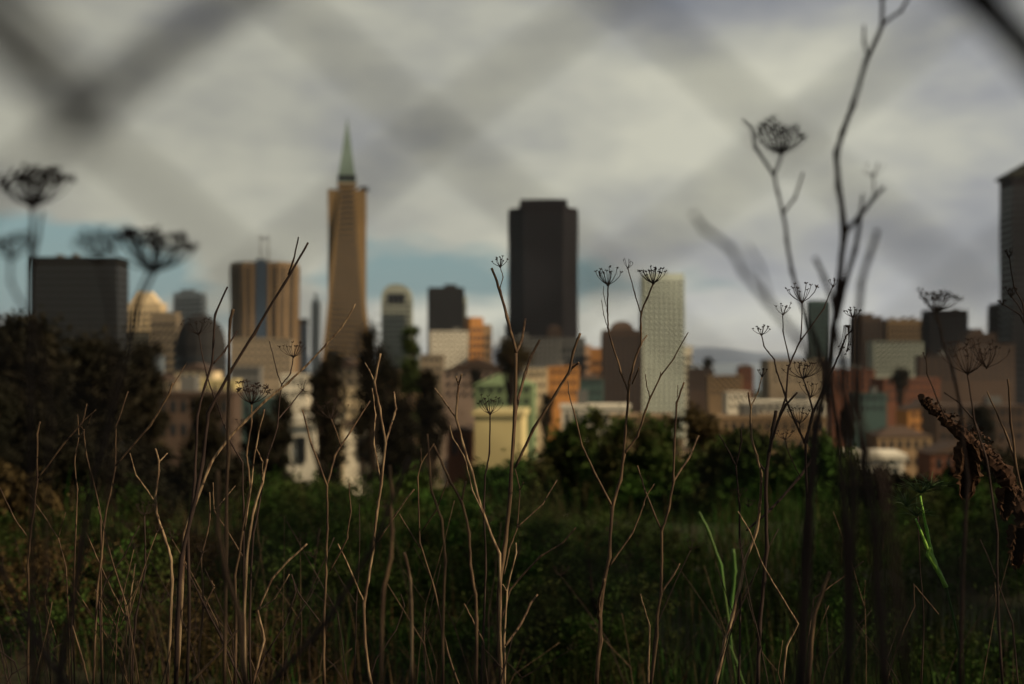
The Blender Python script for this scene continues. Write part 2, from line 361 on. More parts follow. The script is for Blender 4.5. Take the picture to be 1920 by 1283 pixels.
Hs = [
 (806,876,622,860,'white','white block with dark windows under the small dark ribbed tower','flat',6,8),
 (786,832,668,520,'beige','beige house right beside the tall pointed conifer','flat',4,3),
 (832,958,672,480,'pink','wide pinkish gabled house left of the rounded brown tree','gable',8,3),
 (892,1004,702,400,'green','long house with a pale green roof under the pinkish gabled house','hip',6,3),
 (940,1048,634,840,'grey','long grey block under the tall black tower','flat',12,5),
 (985,1026,694,430,'cream','yellowish cream house left of the bright orange building','flat',3,3),
 (1026,1084,690,440,'orange','bright orange building below the tall black tower','flat',4,3),
 (1086,1130,702,460,'teal','dark teal house right of the bright orange building','hip',3,3),
 (894,984,780,130,'yellow','nearest cream yellow house with a plain flat front between conifer and bush','flat',1,0),
 (846,893,800,138,'rust','dark reddish house left of the nearest cream yellow house','gable',2,1),
 (1055,1182,766,210,'white','long pale flat roof just above the big green bush','flat',8,1),
 (1150,1262,786,185,'tan','tan house with a lit wall at the top edge of the big green bush','flat',7,1),
 (1292,1338,692,820,'brown','brown block right of the pale gridded tower','flat',4,4),
 (1330,1392,706,700,'tan','tan block left of the small white house','flat',5,3),
 (1362,1402,738,520,'white','small white cube house above the long tan roof','flat',3,2),
 (1384,1412,684,900,'rust','rust coloured block under the distant blue hills','hip',3,3),
 (1346,1545,786,280,'tan','long low tan building behind the umbel plant','flat',12,2),
 (1400,1552,757,380,'white','long white building above the long low tan one','flat',11,1),
 (1440,1545,676,760,'beige','beige block behind the cluster of dark umbels','flat',7,4),
 (1552,1702,862,130,'white','low white house at the grass edge behind the dark blurred stalks','flat',8,1),
 (1560,1640,694,680,'rust','rust block behind the dark blurred stalks','flat',5,3),
 (1640,1732,642,860,'palegreen','pale green gridded block under the tan gridded tower','flat',8,6),
 (1728,1800,668,700,'brown','brown block under the square black tower','flat',5,4),
 (1652,1760,712,560,'rust','wide rust coloured building right of the dark blurred stalks','flat',8,3),
 (1700,1806,748,420,'orange','orange brown building left of the broken bark branch','gable',7,2),
 (1792,1902,646,720,'brown','brown grey block under the brown mid-rise','flat',8,6),
 (1760,1925,764,380,'brown','long dark brown building behind the broken bark branch','flat',10,3),
 (1600,1662,740,480,'teal','small teal fronted house among rust coloured buildings','flat',4,2),
 (1640,1745,800,260,'tan','tan house with grey roof below the wide rust building','hip',6,2),
 (1745,1850,830,210,'rust','reddish house beside the hanging dead leaf','gable',5,2),
 (250,300,668,560,'bluegrey','pale blue house left among the dark trees','flat',3,3),
 (262,332,700,420,'beige','beige house under the left umbels','hip',4,2),
 (330,404,682,480,'cream','cream gabled house below the dark round-topped block','gable',4,3),
 (376,442,716,330,'yellow','yellow lit house below the tan tower with two masts','flat',4,2),
 (430,542,636,640,'beige','beige block at the foot of the tan tower with two masts','flat',9,6),
 (432,486,690,430,'grey','grey house in front of the beige block','flat',4,3),
 (528,576,706,360,'white','small white house just left of the middle trees','flat',3,2),
 (250,432,742,190,'brown','long dark house with a low roof behind the left stalks','flat',9,2),
 (432,522,752,230,'teal','dark teal house behind the dense umbel','flat',5,2),
 (548,604,798,85,'white','white house wall with a dark door left of the middle tree trunks','flat',1,1),
 (640,712,786,88,'white','white house wall between the middle tree trunks','gable',1,1),
 (600,690,672,520,'beige','beige house seen through the middle trees','gable',5,3),
 (636,702,732,330,'cream','cream house low behind the middle trees','flat',4,2),
 (712,800,700,380,'tan','tan house behind the pointed conifer','flat',5,3),
]
for x0,x1,yt,D,wl,lb,rf,cl,rw in Hs:
    house(x0,x1,yt,D,wl,lb,rf,random.uniform(-.12,.12),cl,rw, roofcol=('green' if wl=='green' else 'white' if 'flat roof' in lb else None),
          cat='building' if ('block' in lb or 'building' in lb) else 'house', name='city_block' if ('block' in lb or 'building' in lb) else 'house')
# many more, nothing tells them apart
FILL = {'cream':'small cream house lost in the blurred crowd of roofs below the towers','rust':'small rust red house lost in the blurred crowd of roofs below the towers',
 'beige':'small beige house lost in the blurred crowd of roofs below the towers','brown':'small brown house lost in the blurred crowd of roofs below the towers',
 'white':'small white house lost in the blurred crowd of roofs below the towers','tan':'small tan house lost in the blurred crowd of roofs below the towers'}
cnt = 0; tries = 0
while cnt < 240 and tries < 6000:
    tries += 1
    D = 230*(10**(random.random()*.9)); px = random.uniform(-60, 1980) if random.random() < .35 else random.uniform(820, 1980)
    w = random.uniform(8, 14)*(1 if D < 600 else 1.5); wpx = w/D*F
    x = (px-CX)/F*D
    if any((x-a)**2+(D+6-b)**2 < (r+w*.6)**2 for a, b, r in occ): continue
    h = random.uniform(7,12) if D < 500 else random.uniform(10,26) if D < 1000 else random.uniform(20,45)
    yt = HOR-(gz(D)+h)/D*F
    if yt < 672: continue
    k = random.choice(list(FILL)); house(px-wpx/2, px+wpx/2, yt, D, k, FILL[k], random.choice(['flat','flat','gable','hip']), random.uniform(-.3,.3), 3, 2, group='small %s houses among the crowded roofs' % k)
    cnt += 1

# ---------------------------------------------------------------- foliage
def leaves(n, cs, rs, size, flat=.0):
    """n leaf quads in ellipsoid clumps cs/rs"""
    k = len(cs); idx = rng.integers(0, k, n)
    d = rng.normal(size=(n,3)); d /= np.linalg.norm(d, axis=1)[:,None]
    rr = np.abs(rng.normal(size=n))*.55+.15*rng.random(n)
    c = np.array(cs)[idx]+d*rr[:,None]*np.array(rs)[idx]
    a = rng.normal(size=(n,3)); a /= np.linalg.norm(a, axis=1)[:,None]
    b = np.cross(a, rng.normal(size=(n,3))); b /= np.linalg.norm(b, axis=1)[:,None]
    s = size*(.5+rng.random(n))[:,None]
    return np.stack([c-a*s, c-b*s*.45, c+a*s, c+b*s*.45], axis=1)
def plant_tree(x0, x1, yt, yb, D, m, label, n=9000, kind='round', cat='tree', name='tree', size=None, group=None, seed=1):
    """crown spanning px x0..x1, yt..yb at distance D, trunk to the ground"""
    r = np.random.default_rng(seed); w = (x1-x0)/F*D; xc = ((x0+x1)/2-CX)/F*D
    zt = (HOR-yt)/F*D; zb = (HOR-yb)/F*D; g0 = gz(D)-.3; base = (xc, D, g0)
    e = empty(name, base); tag(e, label, cat, group); H = zt-g0; hb = max(zb-g0, .1)
    cs = []; rs = []; K = {'round':64,'mound':110}.get(kind, 46)
    for i in range(K):
        t = r.random()
        if kind == 'cone':
            t = t**1.4; wr = w/2*(1-t*.92)+.05*w; z = hb+(H-hb)*t*.93
            a = r.random()*6.28; q = wr*r.random()**.5*.75; cr = wr*.38+.05*w
            cs.append((math.cos(a)*q, math.sin(a)*q, z)); rs.append((cr, cr, cr*1.1))
        elif kind == 'column':
            wr = w/2*math.sin(math.pi*(.12+.8*t))**.6; z = hb+(H-hb)*t*.92
            a = r.random()*6.28; q = wr*r.random()**.5*.6; cr = w*.2
            cs.append((math.cos(a)*q, math.sin(a)*q, z)); rs.append((cr, cr, (H-hb)*.1))
        elif kind == 'mound':
            a = r.random()*6.28; q = w*.5*r.random()**.55; top = H*(1-(q/(w*.5))**2.6*.55)*(.84+.2*r.random()); cr = w*(.06+.05*r.random())
            cs.append((math.cos(a)*q, math.sin(a)*q*.6, top-cr*.9-r.random()**1.8*(top-cr)*.9)); rs.append((cr, cr, cr*r.uniform(.8,1.5)))
        else:
            a = r.random()*6.28; ph = r.random()**.7*math.pi/2*1.25-.3; q = .42*w*math.cos(ph)*(.35+.65*r.random())
            z = hb+(H-hb)*(.10+.80*r.random()**.8); q *= math.sin(math.pi*min(1,.25+.72*(z-hb)/(H-hb)))**.7; cr = w*(.12+.09*r.random())
            cs.append((math.cos(a)*q, math.sin(a)*q, z)); rs.append((cr, cr, min(cr*.9,(H-hb)*.2)))
    V = leaves(int(n*1.6), cs, rs, size or max(.03*w, .05))
    npmesh('crown', V, m, e)
    g = MB(); tr = max(.03*H, .03)
    pts = [(0,0,0)]; rad = [tr*1.3]
    for k in range(1, 7): pts.append((r.normal()*w*.02, r.normal()*w*.02, H*.82*k/6)); rad.append(tr*(1-k/7.5))
    g.tube(pts, rad, 8, .1)
    for i in range(0 if kind=='mound' else 12):
        c = cs[i]; k = min(5, max(1, int(c[2]/(H*.82)*6)-1)); p = Vector(pts[k])
        g.tube([p, (p+Vector(c))/2+Vector((0,0,-.02*H)), Vector(c)], [tr*.4, tr*.25, tr*.1], 5)
    g.build('trunk', M['trunk'], e)
    return e
T = [
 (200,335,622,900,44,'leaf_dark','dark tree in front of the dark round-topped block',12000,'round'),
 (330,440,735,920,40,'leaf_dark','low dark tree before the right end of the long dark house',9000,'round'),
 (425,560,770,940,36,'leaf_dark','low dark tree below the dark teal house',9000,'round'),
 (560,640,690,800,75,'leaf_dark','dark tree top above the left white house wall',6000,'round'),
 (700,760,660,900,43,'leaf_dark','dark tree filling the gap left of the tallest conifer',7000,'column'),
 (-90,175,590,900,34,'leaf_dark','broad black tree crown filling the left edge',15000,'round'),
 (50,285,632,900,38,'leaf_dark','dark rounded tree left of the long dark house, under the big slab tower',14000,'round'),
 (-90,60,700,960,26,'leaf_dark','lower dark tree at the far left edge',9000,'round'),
 (225,330,690,900,60,'leaf_brown','yellow brown small tree under the left umbels',6000,'round'),
 (722,818,576,905,52,'leaf_green','tallest pointed green conifer right of the pyramid skyscraper',16000,'cone'),
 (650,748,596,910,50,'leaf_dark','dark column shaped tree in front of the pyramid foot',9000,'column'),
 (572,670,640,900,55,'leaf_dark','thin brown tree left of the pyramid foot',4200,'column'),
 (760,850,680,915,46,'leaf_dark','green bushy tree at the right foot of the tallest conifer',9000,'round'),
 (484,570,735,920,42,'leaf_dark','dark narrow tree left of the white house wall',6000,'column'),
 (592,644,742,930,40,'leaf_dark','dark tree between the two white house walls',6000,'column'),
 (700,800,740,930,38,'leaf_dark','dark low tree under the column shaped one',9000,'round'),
 (918,1002,640,700,260,'leaf_brown','flat-topped rounded brown tree below the tall black tower',8000,'round'),
 (1004,1050,735,800,230,'leaf_dark','small dark tree left of the long pale flat roof',4000,'round'),
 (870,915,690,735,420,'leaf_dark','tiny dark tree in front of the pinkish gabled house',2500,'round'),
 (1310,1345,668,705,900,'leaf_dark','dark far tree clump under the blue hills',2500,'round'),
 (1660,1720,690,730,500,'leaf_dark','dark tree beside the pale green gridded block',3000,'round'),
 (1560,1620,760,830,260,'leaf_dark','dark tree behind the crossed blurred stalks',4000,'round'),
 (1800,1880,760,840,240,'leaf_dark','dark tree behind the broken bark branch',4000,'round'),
]
for i,(x0,x1,yt,yb,D,m,lb,n,k) in enumerate(T): plant_tree(x0,x1,yt,yb,D,M[m],lb,n,k,name='conifer' if k=='cone' else 'tree',seed=i+3)
B = [
 (955,1215,778,930,16,'leaf_bush','big green bush in the centre right below the pale flat roof',14000),
 (1110,1320,776,950,15,'leaf_bush','second big green bush, below the pale gridded tower',12000),
 (1225,1400,762,950,17,'leaf_brown','brownish bush right of the two big green bushes',9000),
 (1320,1480,806,960,14,'leaf_bush','green bush left of the long green shoots of the umbel plant',9000),
 (1430,1620,822,990,13,'leaf_bush','low green bush behind the umbel plant',8000),
 (1580,1780,880,1040,12,'leaf_dark','low dark bush under the low white house at right',9000),
 (1720,1990,850,1060,11,'leaf_dark','dark bush filling the right edge behind the broken bark branch',11000),
 (880,1010,860,960,14,'leaf_bush','round green bush in front of the cream yellow house',8000),
 (700,880,888,1000,13,'leaf_bush','low green bush in front of the middle trees',8000),
 (480,700,905,1010,13,'leaf_bush','low green bush in front of the white house walls',8000),
 (250,500,850,990,14,'leaf_dark','dark bush behind the stalks at left centre',9000),
 (20,290,820,990,13,'leaf_dark','dark bush behind the stalks at far left',10000),
 (-120,90,860,1040,10,'leaf_brown','brown bush at the left edge in front of the dark trees',7000),
]
for i in range(44):
    D = random.uniform(5.5,11); px = random.uniform(-60,1980); z = gz(D)+random.uniform(.3,.62); wp = random.uniform(110,210)*9/D
    k = px > 480 or random.random() < .35
    plant_tree(px-wp, px+wp, HOR-z/D*F, 1100, D, M['leaf_bush' if k else 'leaf_brown'], 'low green feathery clump in the undergrowth behind the dry stalks' if k else 'low brown feathery clump in the undergrowth behind the dry stalks', 9500, 'mound', 'plant', 'fennel_clump', size=.0105, seed=200+i, group='low green clumps in the undergrowth' if k else 'low brown clumps in the undergrowth')
for i,(x0,x1,yt,yb,D,m,lb,n) in enumerate(B): plant_tree(x0-30,x1+30,yt-8,yb+40,D,M[m],lb,int(n*2.6),'mound','bush','bush',size=.032,seed=40+i)

for (x,y,ht,wd,lb,sd) in ((10.5,-3.0,10.5,8.5,'broad unseen tree added right of the viewer to shade the stalks',80),(14.5,1.5,11.5,8,'taller unseen tree added for shade behind the broad one',81),  # unseen trees, added to dim and dapple the light on the foreground
    (-7,-5,9,9,'unseen tree added for shade behind the viewer on the left',82),(0.5,-8,9,9,'unseen tree added for shade straight behind the viewer',83),(-9,2.5,8,7,'unseen tree added for shade left of the viewer',84),(6,-8.5,8,7,'unseen tree added for shade behind the viewer on the right',85)):
    e = plant_tree(CX-wd/2*F/6, CX+wd/2*F/6, HOR-(ht-1.4)/6*F, HOR-1.2/6*F, 6, M['leaf_dark'], lb, 3300 if x > 7 else 6500, 'round', size=.12 if x > 7 else .16, seed=sd, name='added_shade_tree'); e.location = (x,y,gz(y)-.1)
def blades(n, xr, yr, hmin, hmax, wd, dens=None, lean=.5):
    y = yr[0]+(yr[1]-yr[0])*rng.random(n)**1.0
    x = (rng.random(n)*2-1)*(y*.43+.6)
    if dens is not None:
        keep = dens(x, y) > rng.random(n); x = x[keep]; y = y[keep]; n = len(x)
    z = np.interp(y, [p[0] for p in PROF], [p[1] for p in PROF])-.02
    h = hmin+(hmax-hmin)*rng.random(n)**1.5
    h *= .7+.5*np.sin(x*2.1+y*1.3)*np.sin(y*1.9-x)
    a = rng.random(n)*6.283; l = h*lean*rng.random(n)
    tx, ty = np.cos(a)*l, np.sin(a)*l; wv = np.stack([-np.sin(a)*wd, np.cos(a)*wd, 0*a], 1)
    b = np.stack([x,y,z],1); m = np.stack([x+tx*.4,y+ty*.4,z+h*.6],1); t = np.stack([x+tx,y+ty,z+h],1)
    Q1 = np.stack([b-wv,b+wv,m+wv*.8,m-wv*.8],1); Q2 = np.stack([m-wv*.8,m+wv*.8,t+wv*.15,t-wv*.15],1)
    return np.concatenate([Q1,Q2],0)
gm = lambda x, y: np.clip(.55+.9*(x/y)+.35*np.sin(x*1.7+y)*np.cos(y*1.2), .12, 1)
tag(npmesh('fennel_undergrowth', blades(26000, None, (3.8,13), .12, .5, .0040, gm), M['green']), 'dark green feathery undergrowth behind the dry stalks', 'undergrowth', kind='stuff')
tag(npmesh('dry_grass', blades(18000, None, (3.6,13), .12, .45, .0035, lambda x,y: np.clip(.45-1.2*(x/y),.08,1)), M['brown_grass']), 'brown dry grass mixed into the undergrowth', 'grass', kind='stuff')

# ---------------------------------------------------------------- dry fennel stalks
GRP = {}
def jitter(pts, amt):
    return pts
def polyline(mb, pts, w0, w1, D, dz0=0, dz1=0, knob=None, seg=5):
    """pts in px from the bottom up, widths in px"""
    P3 = []; R = []; n = len(pts); L = [0]
    for a, b in zip(pts, pts[1:]): L.append(L[-1]+math.hypot(b[0]-a[0], b[1]-a[1]))
    tot = max(L[-1], 1)
    for i in range(n-1):
        p, q = pts[i], pts[i+1]; bw = random.uniform(-.014,.014)*math.hypot(q[0]-p[0],q[1]-p[1])
        for k in range(seg+(i == n-2)):
            t = k/seg; l = (L[i]+(L[i+1]-L[i])*t)/tot
            # node swelling at the given vertices
            sw = 1+.28*math.exp(-((t if t < .5 else 1-t)*seg*.9)**2*3) if (i > 0 or t > .5) and (i < n-2 or t < .5) else 1
            d = D+dz0+(dz1-dz0)*l
            bow = bw*math.sin(math.pi*t)
            v = P(p[0]+(q[0]-p[0])*t+bow, p[1]+(q[1]-p[1])*t, d)
            j = .0002*D; v += Vector((random.uniform(-j,j), random.uniform(-j,j), 0))
            P3.append(v); R.append((w0+(w1-w0)*l)*.34/F*D*sw)
    mb.tube(P3, R, 8, .12)
def umbel(c, rpx, D, hpx=None, n=14, mode='bowl', seeds=5, parent=None, base=None, m=None, thick=1.0, ub=.13):
    """rays spread from c (px point), each ending in a little umbellet"""
    hpx = hpx or rpx*1.0; mb = MB(); o = P(c[0], c[1], D); r = rpx*1.12/F*D; h = hpx/F*D; t = thick*1.25/F*D; n = int(n*1.05)
    mb.ball(o, t*2.0); sh = random.uniform(-.12,.12)
    for i in range(n):
        if i > 3 and random.random() < .13: continue
        a = i*2.399+random.uniform(-.4,.4); q = math.sqrt((i+.6)/n)*random.uniform(.75,1.12)
        if mode == 'bowl': zz = h*(.98-.30*q*q)*random.uniform(.66,1.12)
        elif mode == 'droop': zz = -h*random.uniform(.6,1.1); q *= .6
        else: zz = h*random.uniform(.6,1.1)
        e = o+Vector((math.cos(a)*q*r+sh*zz, math.sin(a)*q*r, zz*(1+sh*math.cos(a))))
        k1 = o+Vector((math.cos(a)*q*r*.5, math.sin(a)*q*r*.5, zz*(.30 if mode != 'droop' else .1)+(h*.12 if mode == 'droop' else 0)))
        k2 = o+Vector((math.cos(a)*q*r*.86, math.sin(a)*q*r*.86, zz*.68))
        mb.tube([o, k1, k2, e], [t*.5, t*.4, t*.34, t*.32], 4, 0)
        for s in range(seeds):
            b = random.random()*6.28; d = Vector((math.cos(b)*.8, math.sin(b)*.8, random.uniform(-.1,.9) if mode != 'droop' else -.5))
            f = e+d*rpx*ub/F*D*random.uniform(.4,1.2)
            mb.tube([e, f], [t*.32, t*.28], 3, 0, cap=False); mb.ball(f, t*random.uniform(.5,.95))
        mb.ball(e, t*.7)
    return mb.build('umbel', m or M['stalk_dark'], parent, base)
def plant(label, D, lines, umbels=(), m='stalk_tan', um='stalk_dark', name='dry_fennel_plant', cat='dry plant', root=True, group=None):
    """lines: (pts, w_bottom, w_top); the first is the main stalk and runs on to the ground"""
    x, y = lines[0][0][0]; b = P(x, y, D); gzv = gz(D)-.03
    base = Vector((b.x+random.uniform(-.06,.06), D+random.uniform(-.05,.05), gzv))
    mb = MB()
    if root and b.z > gzv:
        r = lines[0][1]*.34/F*D; k = 7
        mb.tube([base.lerp(b, i/k)+Vector((math.sin(i)*.004,0,0))*(0<i<k) for i in range(k+1)], [r*1.1-(r*.1)*i/k for i in range(k+1)], 8, .1)
    else: base = b
    if base.z > gzv: base = Vector((b.x, D, b.z))
    for i, (pts, w0, w1) in enumerate(lines):
        s = 0 if i == 0 else random.uniform(-.05,.05)*D*.5
        polyline(mb, pts, w0, w1, D, 0, s)
    if umbels:
        e = empty(name, base); tag(e, label, cat, group); mb.build('stalk', M[m], e, base, smooth=True)
        for u in umbels:
            c, rpx, kw = u[0], u[1], (u[2] if len(u) > 2 else {})
            umbel(c, rpx, D, parent=e, base=base, m=M[um], **kw)
    else:
        e = mb.build(name.replace('_plant','_stalk'), M[m], None, base, smooth=True); tag(e, label, cat, group)
    return e

plant('thick central forked stalk with broken tips, one tiny umbel beside the tall black tower', 2.9, [
 ([(940,1283),(936,1109),(945,1036),(957,918),(966,773),(968,662)],13,9),
 ([(968,662),(950,595),(937,545),(922,503)],9,7), ([(937,545),(943,520),(938,500)],3,2.2),
 ([(968,662),(978,640),(985,598)],8,6.5), ([(966,773),(985,700),(994,672),(1012,638)],9,7),
 ([(966,877),(1000,805),(1042,738),(1066,700),(1075,660),(1088,625)],8,7), ([(1066,700),(1075,688),(1085,680)],6,5),
 ([(945,1077),(955,1030),(970,991),(975,918),(966,880)],4,3), ([(970,989),(1018,945),(1045,900)],4,3),([(975,918),(982,905)],3,3),
 ([(948,1211),(975,1173),(995,1132),(1008,1115)],7,6)],
 [((938,500),17,dict(n=8,hpx=18,thick=1.3))], m='stalk_tan')
plant('pale stalk leaning left from the thick central one, with a short two-pronged tip', 2.88, [
 ([(941,1283),(938,1120),(936,1039),(905,959),(884,882),(868,832),(855,784),(858,745),(860,722)],9,6.5), ([(860,722),(855,706)],5,4), ([(860,722),(866,702)],5,4.5),
 ([(855,784),(835,755),(815,728)],5,4), ([(910,975),(886,920),(870,855),(848,820),(843,798)],4,3)], m='stalk_light')
plant('light straight stalk close to the right side of the central one, with a short fork', 2.95, [
 ([(946,1283),(945,1200),(950,1109),(968,1036),(967,1018)],7,4),([(950,1109),(943,1096)],4,3)], m='stalk_light')
plant('long low twig bending right out of the shade beside the central stalk', 3.1, [
 ([(940,1160),(955,1109),(973,1086),(1014,1043),(1055,1018),(1080,989)],6,4)], m='stalk_tan', root=False)
plant('thin stalk with a fan-shaped umbel in front of the nearest cream yellow house', 3.05, [
 ([(902,1283),(908,1155),(911,1059),(907,955),(909,895),(918,850),(919,777)],7,4)], [((919,777),26,dict(n=16,hpx=34))], m='stalk_dark')
plant('curved stalk left of the central one, slightly out of focus, ending in a fork', 2.5, [
 ([(893,1283),(893,1160),(891,1114),(882,1059),(880,1000),(866,941),(845,905),(814,836)],10,6), ([(866,941),(873,903)],6,5)], m='stalk_tan')
plant('short slanting stalk at the foot of the central one', 3.0, [([(913,1283),(907,1205),(893,1177),(870,1132)],6,4)], m='stalk_tan')
plant('tall forked stalk, two dark bowl umbels beside the pale gridded tower', 2.9, [
 ([(1118,1283),(1126,1200),(1125,1155),(1134,1086),(1143,1045),(1148,950),(1164,900),(1170,852),(1173,809),(1178,740),(1180,714),(1192,670),(1202,644),(1201,614),(1202,588),(1213,560),(1225,532)],12,4.5),
 ([(1148,950),(1114,886),(1091,836),(1075,768),(1066,736),(1065,714)],7,2.5),
 ([(1170,852),(1195,818),(1211,768),(1219,747),(1239,705),(1264,672),(1285,632),(1291,623)],7,2.5), ([(1219,747),(1212,719),(1210,702)],3,2), ([(1239,705),(1238,697)],3,2),
 ([(1178,736),(1164,698),(1147,644),(1140,614),(1139,583),(1140,535)],5.5,4), ([(1202,588),(1190,550),(1177,503)],3.5,2.5),
 ([(1202,644),(1213,629)],5,4), ([(1186,720),(1198,689)],4,3), ([(1138,610),(1132,590),(1128,563)],2.2,1.6), ([(1137,575),(1131,550),(1132,537)],2,1.5),
 ([(1141,1064),(1186,1000),(1207,945),(1211,932),(1227,907)],6,3), ([(1122,1160),(1123,1123),(1134,1086)],8,7)],
 [((1225,532),27,dict(n=20,hpx=32,thick=1.35)), ((1140,535),28,dict(n=16,hpx=34,thick=1.35)), ((1177,503),10,dict(n=6,hpx=18,thick=.9))], m='stalk_tan')
plant('forked bare stalk below the right foot of the pale gridded tower', 2.9, [
 ([(1220,1283),(1232,1190),(1232,1155),(1239,1114),(1240,1086),(1241,996),(1254,955),(1263,904),(1265,823),(1269,755),(1282,717)],9,5),
 ([(1241,996),(1209,918),(1195,873)],6,4), ([(1262,905),(1292,859),(1310,817)],6,5), ([(1270,745),(1271,722)],2.5,2), ([(1241,1111),(1264,1077),(1275,1057)],6,4)], m='stalk_tan')
plant('short broken pale stub low between the two forked stalks right of centre', 2.95, [([(1216,1283),(1216,1245),(1218,1173),(1205,1132),(1201,1114)],7,3)], m='stalk_light')
plant('thick jointed stalk with a cut tip and three thin umbel twigs rising to the right', 2.9, [
 ([(1421,1283),(1424,1177),(1433,1086),(1438,1027),(1437,950),(1437,886),(1442,850),(1449,805),(1455,770)],11,9),
 ([(1442,850),(1458,791),(1474,759),(1495,736)],8,5), ([(1437,886),(1426,873),(1418,857)],6,4),
 ([(1458,791),(1473,747),(1478,690),(1500,640),(1545,578),(1562,537)],6,2.6), ([(1501,638),(1504,567)],4,3), ([(1481,680),(1468,620),(1468,590)],4,2.5)],
 [((1504,567),30,dict(n=15,hpx=38,thick=1.3)), ((1468,590),19,dict(n=9,hpx=22,thick=1.1)), ((1562,537),10,dict(n=6,hpx=14,thick=1.1))], m='stalk_dark')
plant('pale twisted stalk with a fine two-pronged tip left of the thick jointed stalk', 2.92, [
 ([(1342,1283),(1360,1200),(1374,1155),(1387,1100),(1396,1055),(1419,995),(1424,950),(1428,888),(1419,855),(1409,820),(1407,791),(1408,764),(1403,736)],11,5),
 ([(1408,762),(1421,736),(1429,705)],4,3)], [((1429,705),10,dict(n=7,hpx=15,thick=1.2))], m='stalk_light')
plant('slim dark forked stalk between the green bush and the thick jointed stalk', 2.95, [
 ([(1384,1283),(1387,1100),(1394,1055),(1387,1018),(1387,950),(1380,873),(1349,816)],7,3.5), ([(1380,873),(1390,827),(1389,805)],4.5,4)],
 [((1387,930),16,dict(n=10,hpx=16,thick=.9)), ((1403,950),14,dict(n=9,hpx=15,thick=.9))], m='stalk_dark')
plant('thin pale twig crossing the thick jointed stalk and bending back at a joint', 2.87, [
 ([(1468,1283),(1474,1214),(1496,1170),(1465,1118),(1428,1055),(1405,995),(1383,959)],6,3)], m='stalk_light')
plant('dark stalk with many spiky umbels just left of the tall blurred stalks', 2.93, [
 ([(1505,1283),(1507,1036),(1512,982),(1514,936),(1510,832),(1492,792),(1478,761),(1470,736),(1456,696),(1452,674),(1440,660),(1432,649),(1428,628)],12,3),
 ([(1508,832),(1517,803),(1524,770),(1515,736),(1506,710)],7,3.5), ([(1501,895),(1481,855),(1475,838),(1472,824)],3,2.5), ([(1508,832),(1501,812),(1499,792)],3,3),
 ([(1512,832),(1524,775),(1545,727),(1562,691),(1576,660),(1588,626)],7,4), ([(1588,628),(1599,618),(1599,595)],3.5,3), ([(1514,936),(1524,880),(1525,830)],6,5), ([(1400,995),(1442,959),(1499,895),(1524,859)],6,8)],
 [((1428,628),17,dict(n=11,hpx=17,thick=1.1)), ((1506,710),38,dict(n=20,hpx=32,thick=1.2)), ((1499,794),24,dict(n=15,hpx=26,mode='wild',thick=1)), ((1472,824),17,dict(n=10,hpx=15,mode='wild',thick=1)),
  ((1599,595),17,dict(n=10,hpx=17,thick=1.2)), ((1588,612),20,dict(n=14,hpx=52,mode='droop',thick=1.3)), ((1520,745),30,dict(n=10,hpx=26,mode='wild',thick=.9))], m='stalk_dark')
plant('tall blurred dark stalk reaching the top edge at right', 1.35, [
 ([(1500,1283),(1515,1000),(1530,800),(1550,700),(1562,620),(1572,540),(1583,440),(1572,350),(1569,285),(1580,250),(1600,200),(1625,110),(1655,45),(1654,-8)],30,10),
 ([(1655,45),(1690,20),(1706,-10)],9,8), ([(1627,108),(1620,80),(1620,48)],8,7), ([(1583,440),(1612,405),(1640,370),(1658,350)],14,9), ([(1612,405),(1618,365)],9,8), ([(1640,372),(1637,322)],5,4),
 ([(1569,600),(1585,530),(1603,470),(1613,405)],14,12), ([(1569,290),(1570,280)],17,16)],
 [((1637,330),20,dict(n=7,hpx=24,thick=1.3)), ((1654,-4),22,dict(n=12,hpx=24,thick=3))], m='stalk_dark')
plant('blurred forked stalk carrying one dense umbel in the sky at upper right', 1.4, [
 ([(1590,1283),(1585,1000),(1572,800),(1545,690),(1530,640),(1500,560),(1485,510),(1475,450),(1468,400),(1458,360),(1452,330),(1465,292)],22,8),
 ([(1452,330),(1415,275),(1408,240),(1392,226)],10,7), ([(1470,398),(1490,372),(1505,325)],8,6)],
 [((1465,290),50,dict(n=38,hpx=60,thick=2,seeds=9,ub=.14))], m='stalk_dark')
plant('strongly blurred bent stalk reaching left over the distant hills', .85, [
 ([(1700,1283),(1655,900),(1590,750),(1540,690),(1500,640),(1440,565),(1395,510),(1370,465),(1320,430),(1300,400)],30,13), ([(1442,560),(1425,500),(1402,462)],8,8)], m='stalk_dark')
plant('blurred upright stalk with a cut top right of the tallest blurred one', 1.1, [
 ([(1660,1283),(1650,1150),(1640,1000),(1620,880),(1607,720),(1608,600),(1615,530),(1630,480),(1645,432)],34,13)], m='stalk_dark')
plant('blurred short stub leaning into the tallest blurred stalk', 1.2, [
 ([(1590,1283),(1600,900),(1580,680),(1560,560),(1545,520),(1528,483)],26,12)], m='stalk_dark')
plant('blurred dark umbel on a stem in front of the square black tower', 1.8, [
 ([(1800,1283),(1815,900),(1800,760),(1785,690),(1768,640),(1757,588)],12,6), ([(1768,625),(1750,585),(1726,548)],5,4)],
 [((1757,586),34,dict(n=28,hpx=38,thick=1.6,seeds=9,ub=.2)), ((1726,550),7,dict(n=5,hpx=10,thick=1.4))], m='stalk_dark')
plant('dim brown umbels on a thin stem above the broken bark branch', 2.5, [
 ([(1880,1283),(1870,1000),(1850,860),(1826,786),(1813,700)],8,4), ([(1840,818),(1826,786),(1795,752),(1770,736)],5,4), ([(1776,790),(1758,750),(1738,700),(1736,670)],4,3)],
 [((1815,702),46,dict(n=24,hpx=56,thick=1.2)), ((1736,672),9,dict(n=6,hpx=14)), ((1850,690),44,dict(n=20,hpx=46,mode='wild',thick=1.1))], m='stalk_dark')
